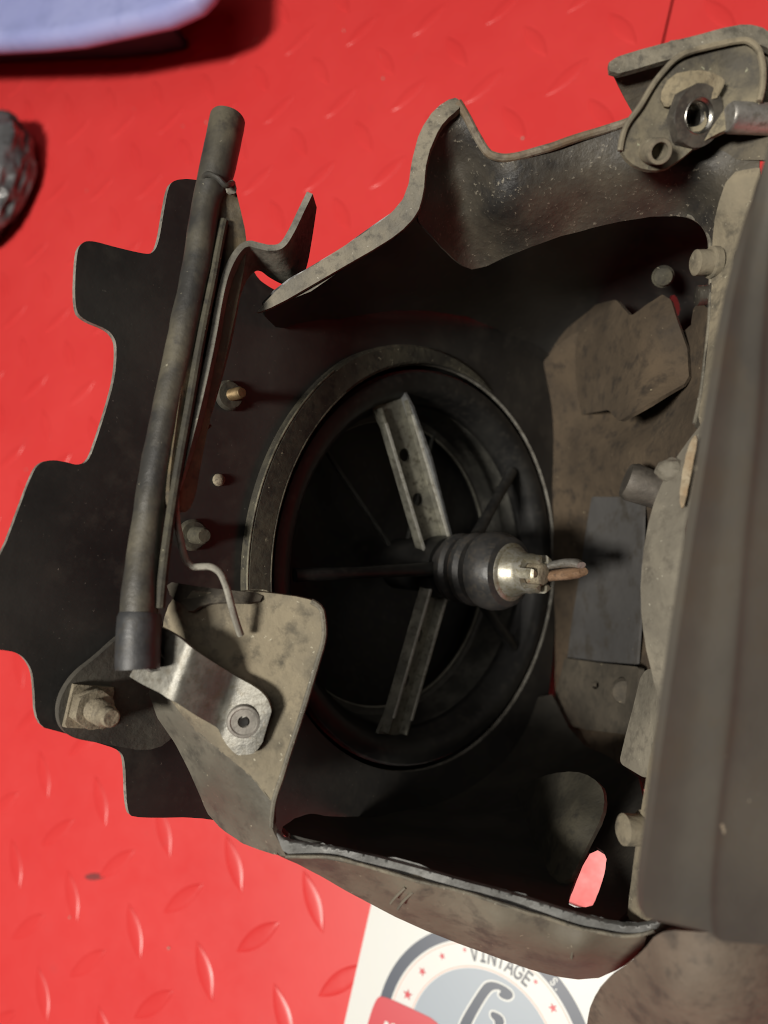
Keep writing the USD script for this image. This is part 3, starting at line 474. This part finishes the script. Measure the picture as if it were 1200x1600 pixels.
# lower wall
lip_pts = [(424, 1292), (445, 1318), (500, 1326), (600, 1349), (700, 1372), (800, 1400), (880, 1424), (950, 1446), (1000, 1452), (1030, 1444)]
obj('lower_lip', patch([(428, 1294), (446, 1316), (500, 1322), (560, 1332), (640, 1354), (720, 1376), (800, 1398), (880, 1423), (950, 1444), (1000, 1449), (1036, 1438), (1024, 1454), (980, 1464), (930, 1456), (880, 1443), (800, 1417), (720, 1393), (640, 1373), (560, 1350), (500, 1339), (446, 1340)], [(428, 1294, .272), (500, 1322, .2725), (640, 1354, .2688), (800, 1398, .2638), (950, 1444, .2588), (1036, 1438, .252), (980, 1464, .2575), (880, 1443, .2610), (720, 1393, .2655), (560, 1350, .2695), (446, 1340, .2735)], .002, 6, 1, .0003, 60, ragged=1.2), mat('bare_lip', (.10, .10, .097), (.19, .19, .182), (.075, .072, .066), scale=34, spot=(.3, .29, .26), spot_scale=500, spot_cut=.68, rough=.42, metal=.2, bump=.25), house)
obj('lip_edge', bead([(446, 1338, .2728), (500, 1338, .2708), (560, 1350, .2688), (640, 1373, .2668), (720, 1393, .2648), (800, 1417, .2618), (880, 1443, .2600), (930, 1456, .2585), (980, 1463, .2565), (1022, 1453, .2535)], .0007, 70, 8, .0006), lip_grey(), house)
obj('lower_wall', patch([(428, 1334), (446, 1339), (500, 1339), (600, 1362), (700, 1387), (800, 1417), (880, 1443), (960, 1461), (1012, 1459), (1004, 1484), (976, 1512), (922, 1533), (850, 1523), (760, 1492), (640, 1443), (560, 1404), (478, 1355)], [(440, 1334, .2770), (500, 1338, .2740), (600, 1362, .2714), (700, 1387, .2688), (800, 1417, .2652), (880, 1443, .2632), (960, 1462, .2600), (1012, 1458, .2572), (976, 1512, .268), (922, 1533, .285), (850, 1523, .288), (760, 1492, .290), (640, 1443, .291), (560, 1404, .291), (478, 1355, .287), (900, 1495, .2635), (780, 1455, .2685), (650, 1405, .2735)], .002, 8, 1, .0006, 40), brown_out(), house)
for q in ([(611, 1412, .2745), (622, 1398, .2728), (634, 1386, .2712)], [(622, 1420, .2752), (634, 1404, .2735), (646, 1393, .2718)], [(806, 1452, .2690), (818, 1440, .2672), (830, 1446, .2672)], [(893, 1497, .2640), (898, 1480, .2628), (916, 1470, .2612)]): obj('dent_ridge', bead(q, .0006, 16, 8, .0006), brown_out(), house)
obj('corner_fill', patch([(930, 1440), (985, 1400), (1020, 1380), (1090, 1420), (1100, 1500), (1000, 1500), (960, 1475)], [(930, 1440, .274), (985, 1400, .285), (1020, 1380, .28), (1090, 1420, .255), (1100, 1500, .245), (1000, 1500, .262), (960, 1475, .27)], .002, 9, 1, .0005), brown_out(), house)
rh = [(924, 1318), (950, 1336), (944, 1365), (932, 1402), (924, 1416), (890, 1414), (889, 1400), (904, 1360)]
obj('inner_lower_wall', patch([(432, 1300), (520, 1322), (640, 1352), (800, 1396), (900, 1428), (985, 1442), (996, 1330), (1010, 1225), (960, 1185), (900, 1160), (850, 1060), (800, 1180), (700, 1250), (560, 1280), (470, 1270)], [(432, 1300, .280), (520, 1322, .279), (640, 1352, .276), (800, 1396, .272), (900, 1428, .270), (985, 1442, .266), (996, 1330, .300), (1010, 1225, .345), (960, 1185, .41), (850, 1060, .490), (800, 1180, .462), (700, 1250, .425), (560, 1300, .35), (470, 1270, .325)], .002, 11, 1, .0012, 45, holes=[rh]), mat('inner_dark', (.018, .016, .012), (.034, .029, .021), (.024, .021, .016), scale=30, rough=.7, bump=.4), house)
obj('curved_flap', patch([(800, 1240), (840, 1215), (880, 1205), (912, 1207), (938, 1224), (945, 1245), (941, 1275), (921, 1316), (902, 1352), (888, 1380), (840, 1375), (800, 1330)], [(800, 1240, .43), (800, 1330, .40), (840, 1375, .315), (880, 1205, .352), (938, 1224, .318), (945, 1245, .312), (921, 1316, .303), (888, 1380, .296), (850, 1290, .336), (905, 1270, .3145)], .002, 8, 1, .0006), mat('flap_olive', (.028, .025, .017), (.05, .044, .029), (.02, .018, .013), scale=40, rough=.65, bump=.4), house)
obj('lower_apron', patch([(1004, 1486), (1026, 1458), (1062, 1452), (1310, 1470), (1310, 1680), (905, 1680), (916, 1600), (922, 1568), (942, 1535), (972, 1512)], [(1004, 1486, .236), (1062, 1452, .224), (1310, 1470, .228), (1310, 1680, .245), (905, 1680, .285), (916, 1600, .27), (942, 1535, .256), (1060, 1560, .226), (1150, 1600, .226)], .003, 14, 1, .0012, 40), mat('apron_brown', (.085, .066, .05), (.13, .1, .075), (.06, .048, .038), scale=22, spot=(.32, .27, .18), spot_scale=170, spot_cut=.71, rough=.6, bump=.4), house)
# small bolts on the right
def side_bolt(px, py, d, r, ln, ax, m, name='side_bolt'):
    T = frame(P(px, py, d), M@np.array(ax, float), M@np.array([0, 1., .1]))
    b = obj(name, lathe([(0, ln), (r*.75, ln), (r, ln*.88), (r, ln*.1), (r*1.02, 0), (r*1.25, -.0005), (r*1.25, -.003), (0, -.003)], T, 28), m, house); return b
side_bolt(1108, 410, .283, .0048, .0062, (-1, .05, -.1), dust_beige())
side_bolt(1104, 461, .287, .0038, .0042, (-1, .05, .05), grime_dark())
side_bolt(1001, 1297, .2675, .0055, .0078, (-1, -.12, -.2), dust_beige())
side_bolt(1036, 432, .385, .0045, .004, (-.3, .3, -.9), olive(), 'dark_knob')
# --- upper right bracket
obj('corner_bracket', patch([(950, 100), (1000, 84), (1085, 62), (1150, 42), (1200, 48), (1216, 90), (1216, 250), (1140, 250), (1040, 215), (996, 190), (978, 158)], [(950, 100, .270), (1085, 62, .2655), (1200, 48, .260), (1216, 250, .262), (1140, 250, .274), (1040, 215, .280), (990, 185, .284), (978, 158, .280), (1060, 130, .275)], .0025, 9, 1, .0008, 55), mat('bracket_grime', (.075, .064, .047), (.17, .145, .1), (.05, .043, .034), scale=34, spot=(.3, .26, .18), spot_cut=.66, rough=.7, bump=.55), house)
obj('bracket_lip', patch([(949, 93), (1000, 79), (1080, 58), (1148, 38), (1186, 39), (1212, 56), (1212, 84), (1190, 68), (1150, 60), (1085, 82), (1004, 104), (953, 118)], [(949, 93, .2665), (1080, 58, .262), (1186, 39, .2575), (1212, 84, .2565), (1150, 60, .2585), (1085, 82, .2615), (953, 118, .2660)], .0025, 7, 1, .0008, 110, ragged=2), lip_grey(), house)
tg = [(969, 232), (976, 205), (1000, 165), (1036, 112), (1062, 86), (1120, 68), (1165, 61), (1189, 78), (1195, 112), (1188, 160), (1178, 190), (1140, 200), (1118, 210), (1088, 228), (1062, 250), (1036, 266), (1008, 266), (982, 254)]
tongue = obj('tongue_plate', patch(tg, [(969, 232, .2655), (1036, 112, .2610), (1120, 68, .2590), (1189, 78, .2555), (1188, 160, .256), (1140, 200, .2605), (1062, 250, .2660), (1008, 266, .2670), (1080, 150, .2635), (1030, 215, .266), (1140, 120, .2630)], .0022, 7, 1, .0005, 80, holes=[[(1081+21*math.cos(a), 181+18*math.sin(a)) for a in np.linspace(0, 2*math.pi, 12, endpoint=False)]]), mat('tongue_dirt', (.07, .062, .048), (.2, .172, .115), (.055, .05, .042), scale=42, lo=.38, hi=.6, spot=(.30, .3, .21), spot_scale=300, spot_cut=.66, rough=.75, bump=.5), house)
obj('tongue_rim', bead([(969, 236, .2650), (974, 208, .2640), (1000, 165, .2622), (1036, 112, .2600), (1062, 88, .2588), (1120, 70, .2578), (1164, 63, .2555), (1187, 80, .2545), (1193, 112, .2545), (1187, 158, .255)], .0011, 60, 8, .0004), dust_beige(), tongue)
TH = frame(P(1081, 184, .2635), M@np.array([.30, .32, -.9]), M@np.array([1., 0, 0]))
wn = obj('weld_nut', hex_nut(.0108, .0040, .0056, TH, 8, .1), mat('nut_dark', (.045, .04, .034), (.085, .075, .06), scale=90, rough=.55, bump=.4), tongue)
obj('nut_thread', [lathe([(.0056, .0036), (.0050, .0030), (.0050, .002), (.0046, .0014), (.0050, .0008), (.0046, .0002), (.0050, -.0004), (.0046, -.001), (.0048, -.007), (0, -.0072)], TH, 32), lathe([(.0055, .0040), (.0058, .0042), (.0060, .0040)], TH, 32)], mat('bright_thread', (.22, .21, .19), (.34, .33, .3), scale=100, rough=.2, metal=.95, bump=.1), wn)
obj('dirt_lump', patch([(1030, 150), (1046, 118), (1090, 108), (1132, 122), (1128, 140), (1116, 158), (1060, 152), (1040, 172)], [(1030, 150, .2615), (1046, 118, .2588), (1132, 122, .2590), (1060, 152, .2600), (1085, 132, .2570)], .002, 6, 1, .0018, 160), mat('pale_dirt', (.2, .165, .105), (.28, .235, .155), (.13, .11, .075), scale=70, rough=.85, bump=.7), tongue)
TS = frame(P(1018, 236, .2650), M@np.array([.02, .45, -.89]), M@np.array([1., 0, 0]))
obj('stub_tube', lathe([(.0044, -.002), (.0044, .0082), (.0041, .0088), (.0030, .0088), (.0028, .0084), (.0028, .001), (0, .001)], TS, 32), dust_beige(), tongue)
TQ = frame(P(1150, 184, .2600), M@np.array([1., -.02, .12]), M@np.array([0, 1., 0]))
obj('steel_pin', lathe([(0, -.003), (.0045, -.003), (.0052, -.002), (.0052, .016), (0, .016)], TQ, 28), mat('pin_steel', (.26, .25, .235), (.38, .36, .33), (.18, .165, .14), scale=70, rough=.35, metal=.6, bump=.3), house)

# ================================================================== things on the floor
# blue storage box, top left
bp_ = [FL(*q, .085)[:2] for q in [(-150, 92), (0, 84), (70, 82), (130, 76), (270, 46), (318, 24), (344, -4), (352, -120), (-150, -120)]]
bpoly = Polygon(bp_).convex_hull
def slab(pg, z0, z1, r):
    c = np.array(pg.buffer(-r).exterior.coords)[:-1]; s = []
    for z in (z0+r, z1-r):
        for q in c: s.append(trimesh.creation.icosphere(2, r).vertices+[q[0], q[1], z])
    return trimesh.convex.convex_hull(np.vstack(s))
blue = mat('lavender_plastic', (.30, .33, .62), (.35, .38, .66), (.27, .3, .56), scale=6, rough=.35, bump=.03)
tote = xform('plastic_box', label='blurred lavender blue plastic box at the top left corner of the red floor', category='plastic box')
obj('lid', slab(bpoly, .078, .104, .012), blue, tote, smooth=60)
obj('box_body', slab(bpoly.buffer(-.065), .0, .08, .006), mat('dark_blue_plastic', (.03, .03, .05), (.04, .04, .06), rough=.5), tote)
# crinkled black bag, left edge
s = trimesh.creation.icosphere(5); v = s.vertices.copy(); nz = meshkit.fbm(v*2.3, 4, 3); rg = 1-np.abs(2*meshkit.noise(v*3.2+4, 8)-1)
v *= (1+.25*(nz-.5)+.12*(rg-.5))[:, None]
c = FL(-20, 276, .03); ax = FL(20, 190, .03)-FL(-14, 370, .03); L_ = np.linalg.norm(ax)/2; ax /= 2*L_
R2 = np.array([[ax[0], -ax[1], 0], [ax[1], ax[0], 0], [0, 0, 1]])
v = (v*[L_*1.08, .062, .036])@R2.T+c; v[:, 2] = np.maximum(v[:, 2], .0006)
obj('black_bag', trimesh.Trimesh(v, s.faces, process=False), mat('black_film', (.05, .05, .052), (.13, .13, .135), scale=20, rough=.16, rough2=.3, bump=.6, bscale=60, spec=.8), None, smooth=True, label='crinkled shiny black plastic bag at the left edge of the floor, below the blue box', category='bag')
# printed card under the housing
card = xform('printed_card', label='white printed card with round emblem lying on the red floor partly under the housing', category='card')
def mk(name, c, rough=.4, **k): return usdkit.material(stage, '/World/Looks/'+name, {'p': ('principled_bsdf', {'base_color': c, 'roughness': rough, **k})}, [], surface='p.BSDF')
white, navy, pale, redp, ink, pink = mk('card_white', (.66, .665, .64), .4), mk('print_navy', (.04, .053, .085)), mk('print_pale_blue', (.31, .355, .41)), mk('print_red', (.55, .035, .05)), mk('print_ink', (.05, .055, .07)), mk('print_pink', (.7, .42, .36))
def fpoly(pxs, z=0.0): return Polygon([FL(*q, z)[:2] for q in pxs])
e0, e1 = FL(582, 1414)[:2], FL(540, 1600)[:2]; ed = (e1-e0)/np.linalg.norm(e1-e0); en = np.array([-ed[1], ed[0]])
if en @ (FL(800, 1500)[:2]-e0) < 0: en = -en
cq = Polygon([e0-ed*.05, e0-ed*.05+en*.20, e0+ed*.16+en*.20, e0+ed*.16])
obj('paper', prism(cq, .0022, .0026), white, card)
ZC = .0026
ringpts = np.array([FL(*q, ZC)[:2] for q in [(599, 1552), (630, 1486), (674, 1455), (857, 1525), (894, 1552), (918, 1593)]])
A_ = np.c_[2*ringpts, np.ones(6)]; so = np.linalg.lstsq(A_, (ringpts**2).sum(1), rcond=None)[0]; CC = so[:2]; RR = math.sqrt(so[2]+CC@CC)
def flat(name, pg, m, k, par=card):
    ms = [prism(g, ZC+k*.00012, ZC+k*.00012+.0001) for g in getattr(pg, 'geoms', [pg]) if g.area > 0]
    return obj(name, ms, m, par)
cpt = Point(*CC)
flat('emblem_ring', cpt.buffer(RR, 64).difference(cpt.buffer(RR*.895, 64)), navy, 0)
flat('emblem_line', cpt.buffer(RR*.875, 64).difference(cpt.buffer(RR*.866, 64)), pink, 0)
flat('emblem_line', cpt.buffer(RR*.685, 64).difference(cpt.buffer(RR*.675, 64)), pink, 0)
flat('emblem_disc', cpt.buffer(RR*.665, 64), pale, 0)
def ang(px, py): q = FL(px, py, ZC)[:2]-CC; return math.atan2(q[1], q[0]), np.linalg.norm(q)/RR
def letters(word, th0, th1, rbase, hgt, m, k, name):
    for i, chr_ in enumerate(word):
        th = th0+(th1-th0)*i/(len(word)-1); t = meshkit.text_mesh(chr_, hgt, .0001, bold=True)
        t.apply_translation([-(t.bounds[0][0]+t.bounds[1][0])/2, 0, 0]); t.apply_scale([.72, 1, 1]); t.apply_transform(trimesh.transformations.rotation_matrix(th-math.pi/2, [0, 0, 1]))
        t.apply_translation([CC[0]+rbase*math.cos(th), CC[1]+rbase*math.sin(th), ZC+k*.00012]); obj(name, t, m, card, smooth=False)
aV, aE = ang(741, 1486)[0], ang(825, 1527)[0]
print('emblem', CC, RR, math.degrees(aV), math.degrees(aE), ang(741, 1486), ang(825, 1527), ang(637, 1555))
letters('VINTAGE', aV, aE, RR*.725, RR*.125, ink, 1, 'letter')
def star(px, py, r):
    c = FL(px, py, ZC)[:2]; t0 = math.atan2(*(c-CC)[::-1])
    return Polygon([(c[0]+(r if i % 2 == 0 else r*.42)*math.cos(t0+i*math.pi/5), c[1]+(r if i % 2 == 0 else r*.42)*math.sin(t0+i*math.pi/5)) for i in range(10)])
for px, py, r in [(637, 1554, .0036), (660, 1518, .003), (691, 1494, .0024), (726, 1484, .0016), (837, 1534, .0018), (864, 1575, .0030)]: flat('star', star(px, py, r), redp, 1)
def fl_poly(pts): return Polygon(chaikin([FL(*q, ZC)[:2] for q in pts], 2)).buffer(0)
g1 = [(716, 1608), (722, 1590), (752, 1542), (762, 1533), (778, 1535), (798, 1546), (803, 1556), (796, 1563), (784, 1560), (778, 1553), (784, 1549), (778, 1545), (766, 1548), (742, 1588), (732, 1612)]
g2 = [(768, 1578), (790, 1590), (784, 1612), (770, 1612), (775, 1596), (766, 1588)]
for g in (g1, g2):
    pg = fl_poly(g); flat('monogram_edge', pg.buffer(.0011), white, 1); flat('monogram', pg, navy, 2)
flat('red_panel', fl_poly([(588, 1558), (600, 1556), (640, 1574), (694, 1600), (700, 1660), (560, 1660), (574, 1600)]), redp, 2)
flat('panel_letter', fl_poly([(600, 1594), (607, 1596), (609, 1606), (612, 1597), (622, 1602), (612, 1640), (596, 1640)]), white, 3)
letters('S.', ang(866, 1533)[0], ang(872, 1538)[0]-.02, RR*.91, RR*.07, white, 1, 'letter')
